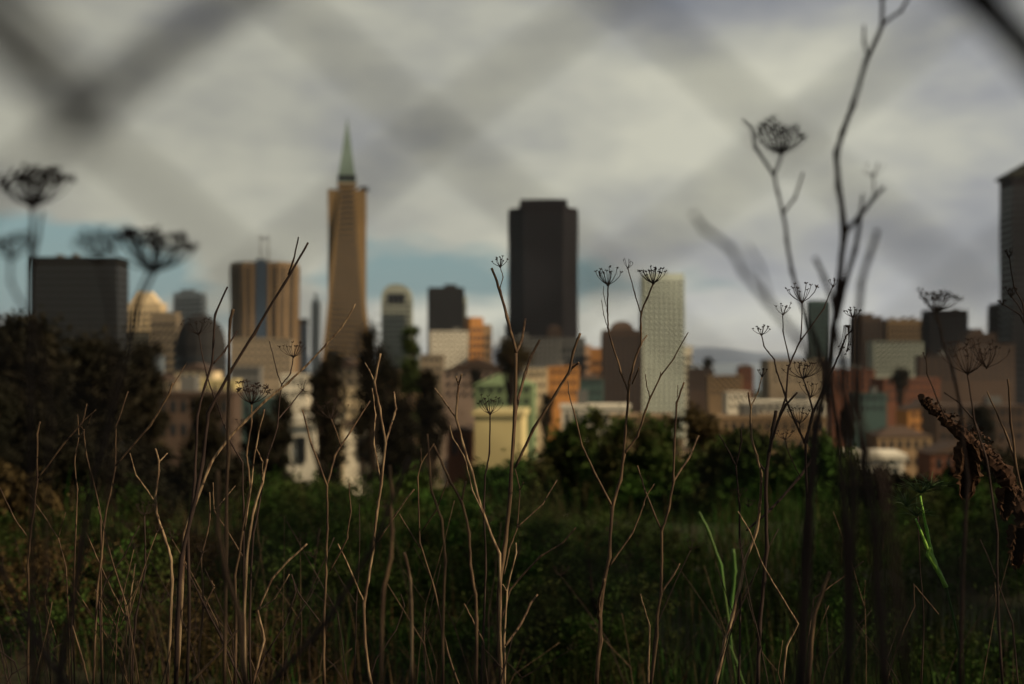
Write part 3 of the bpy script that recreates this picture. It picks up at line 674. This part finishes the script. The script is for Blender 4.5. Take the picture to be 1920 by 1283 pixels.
plant('stem with spiky umbels cut by the right edge of the picture', 2.85, [
 ([(1935,1283),(1932,900),(1925,640),(1918,570),(1902,540),(1892,480)],9,3), ([(1925,615),(1912,590),(1880,570)],4,3), ([(1925,600),(1908,570),(1896,556)],4,3)],
 [((1892,482),10,dict(n=8,hpx=15,thick=1.3)), ((1880,571),8,dict(n=10,hpx=8,mode='wild',thick=1.2)), ((1896,556),14,dict(n=12,hpx=16,mode='wild',thick=1.3))], m='stalk_dark')
plant('two straight stalks meeting near the right edge beside the broken bark branch', 2.85, [
 ([(1935,1283),(1917,927),(1904,868),(1895,791),(1890,711)],10,6), ([(1904,868),(1890,823),(1851,734)],6,4)], m='stalk_tan')
# left blurred umbels
plant('tall blurred stem with a dense umbel at the left edge', 1.15, [
 ([(62,1283),(60,900),(58,640),(58,500),(60,392)],20,9), ([(60,505),(72,450),(80,395)],9,7)], [((62,388),62,dict(n=30,hpx=76,thick=3.4,seeds=11,ub=.19))], m='stalk_dark')
plant('smaller blurred umbel half cut by the left edge', 1.0, [([(80,1283),(95,800),(70,610),(35,560),(20,530),(20,487)],14,8)], [((20,486),44,dict(n=18,hpx=42,thick=3.2,seeds=9,ub=.2))], m='stalk_dark')
plant('widest blurred umbel on a curved stem right of the big slab tower', 1.15, [
 ([(110,1283),(150,1050),(180,880),(220,740),(240,650),(265,560),(290,512)],26,9), ([(238,640),(255,560),(278,508)],9,7)], [((288,510),76,dict(n=36,hpx=74,thick=3.4,seeds=12,ub=.18))], m='stalk_dark')
plant('faint blurred umbel just above the roof of the big slab tower', .95, [([(200,1283),(205,900),(215,700),(205,560),(185,488)],12,6)], [((185,486),42,dict(n=18,hpx=52,thick=3,seeds=9,ub=.2))], m='stalk_dark')
# left centre
plant('long dark stalk leaning right with a split tip left of the pyramid skyscraper', 2.75, [
 ([(330,1283),(340,1050),(360,960),(380,870),(390,775),(430,700),(477,625),(535,530),(578,455)],13,6), ([(540,515),(550,490),(560,445)],5,4)], m='stalk_dark')
plant('dark stalk bending up in front of the dark round-topped block', 2.8, [
 ([(350,1283),(352,1000),(365,900),(370,780),(385,720),(398,680),(400,640),(403,590),(427,538)],10,5), ([(400,682),(420,660),(445,620)],6,4)], m='stalk_dark')
plant('straight upright stub along the left side of the tan tower with masts', 2.4, [([(420,1283),(425,1000),(428,850),(430,700),(432,600),(437,580)],10,8)], m='stalk_tan')
plant('thin stem, faint flat umbel in front of the dark round-topped block', 2.9, [
 ([(457,1283),(457,945),(455,868),(433,830),(400,740),(388,705),(372,627)],6,3)], [((372,627),32,dict(n=18,hpx=30,thick=.9))], m='stalk_dark')
plant('long pale diagonal stalk ending in a sharp tip in front of the pyramid skyscraper', 2.85, [
 ([(330,1283),(345,1000),(395,868),(430,820),(460,790),(500,750),(540,718),(570,690),(608,650),(640,615),(667,570)],12,4)], m='stalk_light')
plant('stem with a dense dark bowl umbel below the tan tower with masts', 2.9, [
 ([(440,1283),(440,1080),(455,1000),(469,918),(465,873),(462,850),(472,790),(472,757)],9,4)], [((472,757),36,dict(n=26,hpx=38,thick=1.3,seeds=10,ub=.17)), ((452,800),16,dict(n=6,hpx=14))], m='stalk_tan', um='stalk_dark')
plant('thin branched stem with a small open umbel left of the pyramid foot', 2.95, [
 ([(470,1283),(475,1000),(500,860),(520,800),(521,787),(528,722),(545,700),(550,670)],7,3), ([(528,722),(520,700),(505,640)],3,2), ([(521,787),(545,760),(568,730)],4,3)],
 [((550,670),26,dict(n=14,hpx=28,thick=1)), ((568,732),14,dict(n=8,hpx=18,thick=.8))], m='stalk_dark')
plant('light stalk with a hooked top under the dense bowl umbel', 2.86, [
 ([(460,1283),(462,1050),(469,995),(476,955),(492,905),(501,861)],10,6), ([(492,905),(492,866),(480,839)],4,3), ([(458,995),(471,905),(480,836),(496,768)],6,3)], m='stalk_light')
plant('tall bare stalk at far left with one long branch rising right', 2.9, [
 ([(52,1283),(54,1155),(52,1064),(57,1005),(64,955),(70,898),(70,814),(75,791)],7,5), ([(70,898),(118,834),(155,791),(163,757)],5,4), ([(155,791),(180,768)],3,2), ([(50,1005),(27,973),(0,914)],4,3)], m='stalk_tan')
plant('thin wavy twig right of the tall bare stalk at far left', 2.95, [([(140,1283),(143,964),(145,918),(140,859),(148,818),(145,777)],5,3), ([(148,820),(163,800),(172,778)],3,2)], m='stalk_tan')
plant('thin straight twig with a bright tip among the far left stalks', 2.9, [([(192,1283),(189,968),(173,895),(161,850),(157,805)],5,4), ([(157,807),(152,800)],3,3)], m='stalk_tan')
plant('forked stalk whose right arm ends in a bright bare tip at left', 2.9, [
 ([(175,1283),(182,1109),(191,1045),(195,982),(207,927),(216,875),(217,800),(240,734)],7,4), ([(216,875),(282,798),(318,736),(324,718)],5,6), ([(320,730),(350,680)],3,2.5)], m='stalk_tan')
plant('whitish crooked stalk with a Y-shaped tip at left centre', 2.9, [
 ([(314,1283),(320,1145),(323,1086),(320,1045),(309,1009),(295,968),(291,936),(298,882),(298,866),(291,841)],10,5), ([(298,866),(314,850)],4,3), ([(289,939),(255,891),(243,850)],4,3)], m='stalk_light')
plant('dim stalk with a small drooping umbel left of the whitish crooked stalk', 2.95, [([(248,1283),(255,1155),(273,1064),(271,968)],7,4)], [((271,966),24,dict(n=14,hpx=24,thick=.9)), ((302,1130),17,dict(n=12,hpx=16,mode='wild',thick=.9))], m='stalk_dark')
plant('dark thin stalk slanting down right in the lower left shade', 2.9, [([(245,1283),(248,1182),(218,1123),(186,1055),(159,995)],5,3)], m='stalk_tan')
plant('short twig rising right in the lower left shade', 2.95, [([(190,1283),(185,1130),(200,1086),(232,1045),(261,986)],5,3)], m='stalk_dark')
plant('small forked twig low at the far left', 2.95, [([(95,1283),(84,1118),(95,1064)],4,3), ([(84,1132),(109,1207)],3,3)], m='stalk_tan')
plant('dim forked twig between the tall bare stalk and the dark left stems', 3.0, [([(130,1283),(123,1064),(109,1009),(54,927)],4,3), ([(109,1009),(123,961)],3,2)], m='stalk_tan')
plant('short pale upright fragment in the lower left', 3.0, [([(240,1283),(245,1127),(254,1057)],4,4)], m='stalk_light')
plant('thick blurred light stalk left of centre bending down right', 1.7, [([(460,1283),(450,1155),(423,1077),(409,995),(408,882)],17,10)], m='stalk_tan')
plant('jointed stalk with crossing side twigs beside the thick blurred light one', 2.9, [
 ([(370,1283),(381,1141),(377,1045),(389,1000),(393,973),(393,923)],7,4), ([(464,1055),(450,1036),(402,959),(400,905)],5,3), ([(400,959),(441,911)],3,2), ([(382,1141),(402,1100),(396,1089)],5,4), ([(402,1100),(416,1091)],3,3)], m='stalk_tan')
plant('dark stalk slanting down right under the jointed stalk', 2.85, [([(455,1283),(414,1195),(377,1123),(346,1059)],7,4)], m='stalk_dark')
plant('wide blurred dim stalk crossing the lower left corner', 1.4, [([(130,1283),(105,1259),(45,1155),(0,1064),(-30,1000)],14,12)], m='stalk_dark')
plant('low pale stub in the lower left corner shade', 2.8, [([(166,1283),(157,1245),(136,1173)],6,4)], m='stalk_tan')
plant('thick twig slanting up right across the bottom left of centre', 2.7, [([(355,1283),(409,1227),(445,1182)],8,6)], m='stalk_tan')
plant('pale branched twig with a hooked right tip left of centre', 2.9, [
 ([(474,1283),(496,1200),(483,1145),(510,1086),(542,1050),(576,1020)],7,5), ([(483,1145),(515,1123),(542,1077)],4,4)], m='stalk_light')
plant('forked brown stalk left of the pyramid foot with long spreading arms', 2.9, [
 ([(608,1283),(608,1155),(612,1073),(614,991),(613,911),(583,832),(567,768)],8,4), ([(613,911),(628,855),(660,805),(694,752)],6,4), ([(617,1073),(651,1009),(658,959),(655,905)],5,3), ([(640,840),(622,786)],3,3)],
 [((621,786),32,dict(n=18,hpx=34,thick=.8))], m='stalk_tan')
plant('bent stalk with a broken left spur below the pyramid skyscraper', 2.9, [
 ([(696,1283),(685,1214),(683,1130),(690,1090),(700,1030),(707,960),(715,908),(723,831),(712,766),(702,716),(713,663)],8,6), ([(702,716),(693,695),(684,680)],4,3),
 ([(723,831),(740,775),(743,767),(739,735)],6,5), ([(713,903),(701,834),(704,778),(698,728)],4,3), ([(683,1130),(660,1077),(633,1020)],5,4), ([(708,1016),(742,964),(776,918)],5,4)], m='stalk_light')
plant('zigzag stalk right of the bent one, slightly darker', 2.95, [
 ([(860,1283),(840,1227),(828,1177),(815,1105),(787,1018),(783,895),(790,868),(814,832)],6,3), ([(790,868),(789,840)],3,2), ([(792,995),(819,955),(840,900)],4,3), ([(787,1027),(749,964)],4,3)], m='stalk_tan')
plant('blurred pale stub standing between the bent stalk and the zigzag stalk', 1.9, [([(715,1283),(719,1105),(733,1045),(735,995),(733,955),(735,927),(730,873)],12,9)], m='stalk_tan')
plant('blurred dark diagonal stalk crossing low centre left', 1.4, [([(505,1283),(519,1270),(615,1164),(701,1027),(769,859)],18,12)], m='stalk_dark')
plant('short blurred light stub right of the blurred pale one', 2.3, [([(772,1283),(771,1127),(769,1086),(758,1036)],10,8)], m='stalk_light')
plant('pair of curved dim twigs under the forked brown stalk', 2.95, [([(474,1283),(496,1232),(533,1173),(555,1109),(546,1077)],5,3), ([(601,1168),(560,1114),(546,1077)],4,4)], [((587,1045),13,dict(n=6,hpx=14))], m='stalk_dark')
plant('small hooked twig low in the middle', 2.95, [([(690,1283),(705,1236),(742,1182),(758,1136),(751,1114)],4,3)], m='stalk_dark')
plant('curved out-of-focus stalk at centre left reaching the pale house level', 2.4, [([(830,1283),(835,1050),(828,973),(808,918),(801,814)],9,5)], m='stalk_tan')
plant('slanted stalk in the shade right of the tall blurred ones', 2.9, [([(1500,1283),(1526,1123),(1576,1086),(1619,1052)],5,3)], m='stalk_tan')
plant('pale blurred blade-like stub in the dark lower right', 2.3, [([(1515,1283),(1526,1155),(1545,1100),(1556,1072)],12,9)], m='stalk_tan')
plant('thin bent twig left of the bright green shoot', 2.95, [([(1660,1283),(1690,1191),(1715,1136),(1713,1095)],5,3), ([(1760,1152),(1735,1122),(1715,1098)],3,3)], m='stalk_tan')
# random thin tangle
TG = 'thin dim stalks tangled in the undergrowth'
for i in range(165):
    D = random.choice([random.uniform(2.6,3.3), random.uniform(3.2,5.5), random.uniform(3.2,5.5)])
    x = random.uniform(-20,1940); top = random.uniform(930,1230)
    if x > 950 and random.random() < .62: continue
    lx = random.uniform(-140,140); pts = [(x+lx*.1,1290),(x+lx*.3+random.uniform(-12,12),(1283+top)/2+20),(x+lx,top)]
    k = 2.9/D*random.uniform(2.4,4.6); ln = [(pts,k,k*.6)]
    if random.random() < .7: ln.append(([pts[1],(pts[1][0]+random.uniform(-50,50),pts[1][1]-random.uniform(40,110))],k*.7,k*.5))
    us = [(pts[-1],random.uniform(10,20),dict(n=9,thick=.8,seeds=3))] if random.random() < .25 else []
    plant('thin dim stalk in the tangle low behind the sharper dry stalks', D, ln, us, m=random.choice(['stalk_tan','stalk_dark','stalk_dark']), group=TG, name='thin_dry_plant')

# ---------------------------------------------------------------- green shoot, broken branch, dead leaf
D = 2.85
e = empty('green_fennel_shoot', (P(1795,1283,D).x, D, gz(D))); tag(e, 'bright green young fennel shoot with feathery tip in the dark lower right', 'shoot'); base = e.location
g = MB(); b = P(1799,1209,D)
g.tube([Vector((b.x,D,gz(D))), Vector((b.x-.005,D,gz(D)*.75)), P(1795,1283,D), b, P(1786,1150,D), P(1774,1102,D)], [.003,.003,.0028,.0026,.0024,.003], 7, .05)
g.build('stem', M['frond'], e, base)
g = MB(); polyline(g, [(1774,1100),(1754,1064),(1735,1018),(1717,973)], 13, 5, D); polyline(g, [(1774,1102),(1752,1055),(1744,1027),(1738,995),(1726,930)], 13, 5, D, 0, .03)
polyline(g, [(1744,1027),(1740,1040),(1754,1064)],12,10,D)
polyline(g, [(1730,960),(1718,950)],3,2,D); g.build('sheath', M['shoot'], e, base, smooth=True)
g = MB()
for cx, cy, R in ((1726,925,52),(1717,968,45),(1700,950,50),(1745,915,40)):
    for i in range(46):
        a = random.uniform(-2.9,.0); l = random.uniform(.4,1)*R; o = P(cx,cy,D); q = P(cx+math.cos(a)*l, cy+math.sin(a)*l*.8, D)+Vector((0,random.uniform(-.04,.04),0))
        g.tube([o,(o+q)/2+Vector((0,0,.003)),q],[.0006,.0004,.0003],3,0,cap=False)
g.build('feathery_leaf', M['frond'], e, base)
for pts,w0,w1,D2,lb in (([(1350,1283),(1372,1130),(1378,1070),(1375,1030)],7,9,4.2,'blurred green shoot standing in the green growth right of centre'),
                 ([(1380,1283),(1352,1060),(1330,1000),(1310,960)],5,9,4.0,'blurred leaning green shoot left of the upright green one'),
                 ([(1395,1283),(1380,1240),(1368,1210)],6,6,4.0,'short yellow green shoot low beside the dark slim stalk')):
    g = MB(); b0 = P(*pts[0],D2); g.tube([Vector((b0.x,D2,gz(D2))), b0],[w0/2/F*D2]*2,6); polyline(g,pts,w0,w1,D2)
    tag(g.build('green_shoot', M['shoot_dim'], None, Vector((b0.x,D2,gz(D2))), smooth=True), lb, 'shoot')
D = 2.8
e = empty('broken_branch', (P(1960,1283,D).x, D, gz(D))); tag(e, 'thick peeling brown branch broken off at its tip near the right edge', 'branch'); base = e.location
g = MB(); b0 = P(1960,1283,D)
g.tube([Vector((b0.x,D,gz(D))), b0, P(1945,1080,D), P(1925,980,D)],[.022,.02,.019,.017],9,.35)
for off, w in ((0,1),(5,.6),(-4,.5)):
    pts = [(1925,985+off),(1900,925+off),(1880,885+off),(1850,852+off*1.2),(1810,822+off),(1770,785+off*.8),(1745,764),(1722-abs(off)*-1.5,741+abs(off))]
    P3=[];R=[]
    for i in range(len(pts)-1):
        for k in range(6):
            t=k/6; P3.append(P(pts[i][0]+(pts[i+1][0]-pts[i][0])*t, pts[i][1]+(pts[i+1][1]-pts[i][1])*t, D)+Vector((random.uniform(-.0015,.0015),random.uniform(-.004,.004),random.uniform(-.0015,.0015)))); R.append((.017-.010*(i+t)/len(pts))*w*random.uniform(.75,1.25))
    g.tube(P3,R,9,.5)
g.build('wood', M['bark'], e, base)
g = MB()
for i in range(260):
    t = random.random(); x = 1725+t*200; y = 745+ (x-1725)*.62+ (max(0,x-1850))*.9 + random.uniform(-9,12); o = P(x,y,D-.012)
    d = Vector((random.uniform(-1,1),random.uniform(-1,.2),random.uniform(-1,.6)))*random.uniform(.003,.009); u = Vector((random.uniform(-1,1),random.uniform(-1,1),random.uniform(-1,1)))*.0028
    g.quad(o-u,o+u,o+u*.6+d,o-u*.4+d)
g.build('bark_flake', M['bark'], e, base)
def dead_leaf(c, w, h, label, D, seed):
    r = random.Random(seed); g = MB(); nx, nz = 9, 16; idx = []
    for j in range(nz+1):
        t = j/nz; row = []
        hw = w/2*(math.sin(math.pi*min(1,t*.82+.10))**.7)*(1+.22*r.uniform(-1,1))*(1 if t < .93 else .8)
        for i in range(nx+1):
            s = i/nx*2-1; x = c[0]+s*hw+math.sin(t*3)*w*.12; y = c[1]+t*h+ (4*r.uniform(-1,1))
            row.append(len(g.v)); g.v.append(tuple(P(x,y,D)+Vector((0,.014*math.sin(s*5+t*4)+.003*r.uniform(-1,1)-.012*abs(s),0))))
        idx.append(row)
    for j in range(nz):
        for i in range(nx): g.f.append((idx[j][i],idx[j][i+1],idx[j+1][i+1],idx[j+1][i]))
    o = g.build('dead_leaf', M['dead_leaf'], None, P(c[0],c[1],D)); tag(o, label, 'leaf', )
    md = o.modifiers.new('t','SOLIDIFY'); md.thickness = .0012
dead_leaf((1806,828),54,108,'curled brown dead leaf hanging from the broken branch', 2.78, 3)
dead_leaf((1880,915),34,60,'small curled dead leaf clinging lower on the broken branch, near the right edge', 2.76, 9)
dead_leaf((1902,985),44,80,'lowest crumpled dead leaf on the broken branch', 2.77, 12)
# tall dark tower with a slanted cap at the right edge
e,poly,H,w0,dp = tower(1898,1985,336,845,'black','tall narrow dark tower with a slanted cap, cut by the right edge', bands=44, depth=22)
g = MB(); zt = H+1.205; g.v += [(-w0/2-2.4,-dp/2-1,zt),(w0/2+1,-dp/2-1,zt),(w0/2+1,dp/2+1,zt),(-w0/2-2.4,dp/2+1,zt),(-w0/2-2.4,-dp/2-1,zt+1.4),(w0/2+1,-dp/2-1,zt+19),(w0/2+1,dp/2+1,zt+19),(-w0/2-2.4,dp/2+1,zt+1.4)]
g.f += [(0,1,5,4),(1,2,6,5),(2,3,7,6),(3,0,4,7),(4,5,6,7),(3,2,1,0)]; g.build('slanted_cap', M['moss'], e)

# ---------------------------------------------------------------- chain link fence just before the lens
def fence():
    Y = .284; p = .0708; h = .0288; x0, z0 = (805-CX)/F*Y, (HOR-250)/F*Y
    e = empty('chain_link_fence', (0, Y, gz(Y))); tag(e, 'wire diamond fence so close to the lens that it melts into soft dark bands', 'fence'); base = e.location
    g = MB(); tilt = math.radians(1.2)
    for k in range(-22, 23):
        xc = x0-p/4+k*p/2; sg = 1 if k % 2 == 0 else -1; pts = []; rad = []
        for j in range(-44, 19):
            up = 1 if (j % 2 == 0) else -1
            x = xc+p/4*up*sg; z = z0+j*h
            for q in (-.12, 0, .12):
                xx = x-abs(q)*p/2*up*sg*1.0; zz = z+q*h; yy = Y+.0016*sg*(1 if q > 0 else -1 if q < 0 else 0)
                xr = xx*math.cos(tilt)+(zz)*math.sin(tilt); zr = zz*math.cos(tilt)-xx*math.sin(tilt)
                pts.append((xr, yy, zr)); rad.append(.00135)
        g.tube(pts, rad, 6, 0)
    g.build('wire_mesh', M['wire'], e, base)
    g = MB(); g.tube([(-.75,Y+.02,.56),(.75,Y+.02,.56)],[.02,.02],12); g.build('top_rail', M['steel'], e, base)
    for x in (-.72,.72):
        g = MB(); g.tube([(x,Y+.045,gz(0)-.1),(x,Y+.045,.6)],[.024,.024],14); g.build('post', M['steel'], e, base)
    return Y
FY = fence()
def vine(label, pts, w, Y):
    g = MB(); P3 = [P(x,y,Y) for x,y in pts]; R = [ww/2/F*Y for ww in w]; Q=[];RR=[]
    for i in range(len(P3)-1):
        for k in range(5): t=k/5; Q.append(P3[i].lerp(P3[i+1],t)); RR.append((R[i]*(1-t)+R[i+1]*t)*random.uniform(.85,1.15))
    Q.append(P3[-1]); RR.append(R[-1]); g.tube(Q,RR,8,.15)
    tag(g.build('dead_vine', M['vine'], None, Q[0]), label, 'vine')
vine('thick dead vine melted to a dark blur in the upper left corner', [(-200,-260),(-60,-60),(40,60),(110,150),(142,225),(138,290)], [96,96,84,74,80,50], FY-.05)
vine('dead vine along the fence wire from the upper left corner to the top edge', [(142,225),(215,165),(290,105),(430,-5),(520,-90)], [58,58,54,44,40], FY+.01)
vine('dark dead stem crossing the upper right corner', [(1700,-190),(1790,-60),(1860,20),(1960,130),(2060,240)], [74,74,74,74,76], .40)

# ---------------------------------------------------------------- haze
HZ = MB(); HZ.box(-40500,40500,-400,60500,-96,420)
hm = bpy.data.materials.new('haze'); hm.use_nodes = True; hn = hm.node_tree.nodes; hn.remove(hn['Principled BSDF'])
pv = hn.new('ShaderNodeVolumePrincipled'); pv.inputs['Color'].default_value = (.75,.85,1,1); pv.inputs['Density'].default_value = 2.0e-5
hm.node_tree.links.new(pv.outputs[0], hn['Material Output'].inputs['Volume'])
tag(HZ.build('haze', hm), 'thin blue air over the far hills', 'haze', kind='stuff')
# ---------------------------------------------------------------- light
SUN_EL = math.radians(30); AZ = math.radians(112)   # compass direction of the sun, from +Y towards +X
d = Vector((math.sin(AZ)*math.cos(SUN_EL), math.cos(AZ)*math.cos(SUN_EL), math.sin(SUN_EL)))
sl = bpy.data.lights.new('sun', 'SUN'); sl.energy = 5.0; sl.angle = math.radians(.6); sl.color = (1,.78,.50)
so = bpy.data.objects.new('sun', sl); C.objects.link(so); so.rotation_euler = d.to_track_quat('Z','Y').to_euler()
w = bpy.data.worlds.new('World'); S.world = w; w.use_nodes = True; N = w.node_tree.nodes; L = w.node_tree.links
bg = N['Background']; bg.inputs[1].default_value = .1
sky = N.new('ShaderNodeTexSky'); sky.sky_type = 'NISHITA'; sky.sun_disc = False; sky.sun_elevation = SUN_EL; sky.sun_rotation = AZ; sky.air_density = 1.5; sky.dust_density = 2
tc = N.new('ShaderNodeTexCoord')
sepd = N.new('ShaderNodeSeparateXYZ'); L.new(tc.outputs['Generated'], sepd.inputs[0])
def nz(scale, sc, det=4, loc=(0,0,0)):
    mp = N.new('ShaderNodeMapping'); mp.inputs['Scale'].default_value = sc; mp.inputs['Location'].default_value = loc
    n = N.new('ShaderNodeTexNoise'); n.inputs['Scale'].default_value = scale; n.inputs['Detail'].default_value = det; n.inputs['Roughness'].default_value = .55
    L.new(tc.outputs['Generated'], mp.inputs[0]); L.new(mp.outputs[0], n.inputs[0]); return n.outputs[0]
def math_(op, a, b=None, c=None):
    m = N.new('ShaderNodeMath'); m.operation = op
    for i, v in enumerate((a, b, c)):
        if v is None: continue
        if isinstance(v, (int, float)): m.inputs[i].default_value = v
        else: L.new(v, m.inputs[i])
    return m.outputs[0]
def ramp(f, els):
    r = N.new('ShaderNodeValToRGB'); L.new(f, r.inputs[0]); cr = r.color_ramp
    while len(cr.elements) < len(els): cr.elements.new(.5)
    for e_, (p_, c_) in zip(cr.elements, els): e_.position = p_; e_.color = (*c_, 1)
    return r.outputs[0]
cl = ramp(nz(4.2,(1,1,1.9),4,(.3,.1,.4)), [(.30,(.26,.28,.32)),(.43,(.39,.40,.41)),(.54,(.56,.56,.49)),(.66,(.74,.73,.60))])
sc_ = N.new('ShaderNodeVectorMath'); sc_.operation = 'SCALE'; gl = math_('MAXIMUM', math_('MULTIPLY_ADD', math_('ABSOLUTE', math_('SUBTRACT', sepd.outputs[2], .03)), -22, 1), 0)
glx = math_('MINIMUM', math_('MAXIMUM', math_('MULTIPLY_ADD', sepd.outputs[0], 4, .7), 0), 1)
L.new(math_('MULTIPLY_ADD', math_('MULTIPLY', gl, glx), 2.9, math_('MULTIPLY_ADD', sepd.outputs[0], 4.0, 6.0)), sc_.inputs['Scale']); L.new(cl, sc_.inputs[0])
# gaps of blue: more of them low and to the left, as the photographed sky has
gap = nz(6.5,(1,1,2.4),3,(1.7,.2,.9))
g1 = math_('MULTIPLY_ADD', sepd.outputs[0], -1.1, math_('MULTIPLY_ADD', gap, 2.2, -.66))
g2 = math_('MULTIPLY_ADD', math_('ABSOLUTE', math_('SUBTRACT', sepd.outputs[2], .05)), -8.5, g1)
blue = ramp(g2, [(.30,(0,0,0)),(.62,(1,1,1))])
skyc = N.new('ShaderNodeMix'); skyc.data_type = 'RGBA'; skyc.inputs[0].default_value = .75
L.new(sky.outputs[0], skyc.inputs[6]); skyc.inputs[7].default_value = (.95,2.1,2.6,1)
mx = N.new('ShaderNodeMix'); mx.data_type = 'RGBA'; L.new(blue, mx.inputs[0]); L.new(sc_.outputs[0], mx.inputs[6]); L.new(skyc.outputs[2], mx.inputs[7])
L.new(mx.outputs[2], bg.inputs[0])

# ---------------------------------------------------------------- camera
cd = bpy.data.cameras.new('camera'); co = bpy.data.objects.new('camera', cd); C.objects.link(co); S.camera = co
cd.sensor_width = 36; cd.lens = 36*F/1920; cd.shift_y = (HOR-641.5)/1920; cd.clip_start = .02; cd.clip_end = 80000
co.rotation_euler = (math.pi/2,0,0)
cd.dof.use_dof = True; cd.dof.focus_distance = DF; cd.dof.aperture_fstop = 3.4; cd.dof.aperture_blades = 0
S.view_settings.view_transform = 'Standard'; S.view_settings.look = 'None'; S.view_settings.exposure = .25; S.view_settings.gamma = 1
S.cycles.use_denoising = True; S.cycles.max_bounces = 5; S.cycles.transparent_max_bounces = 4
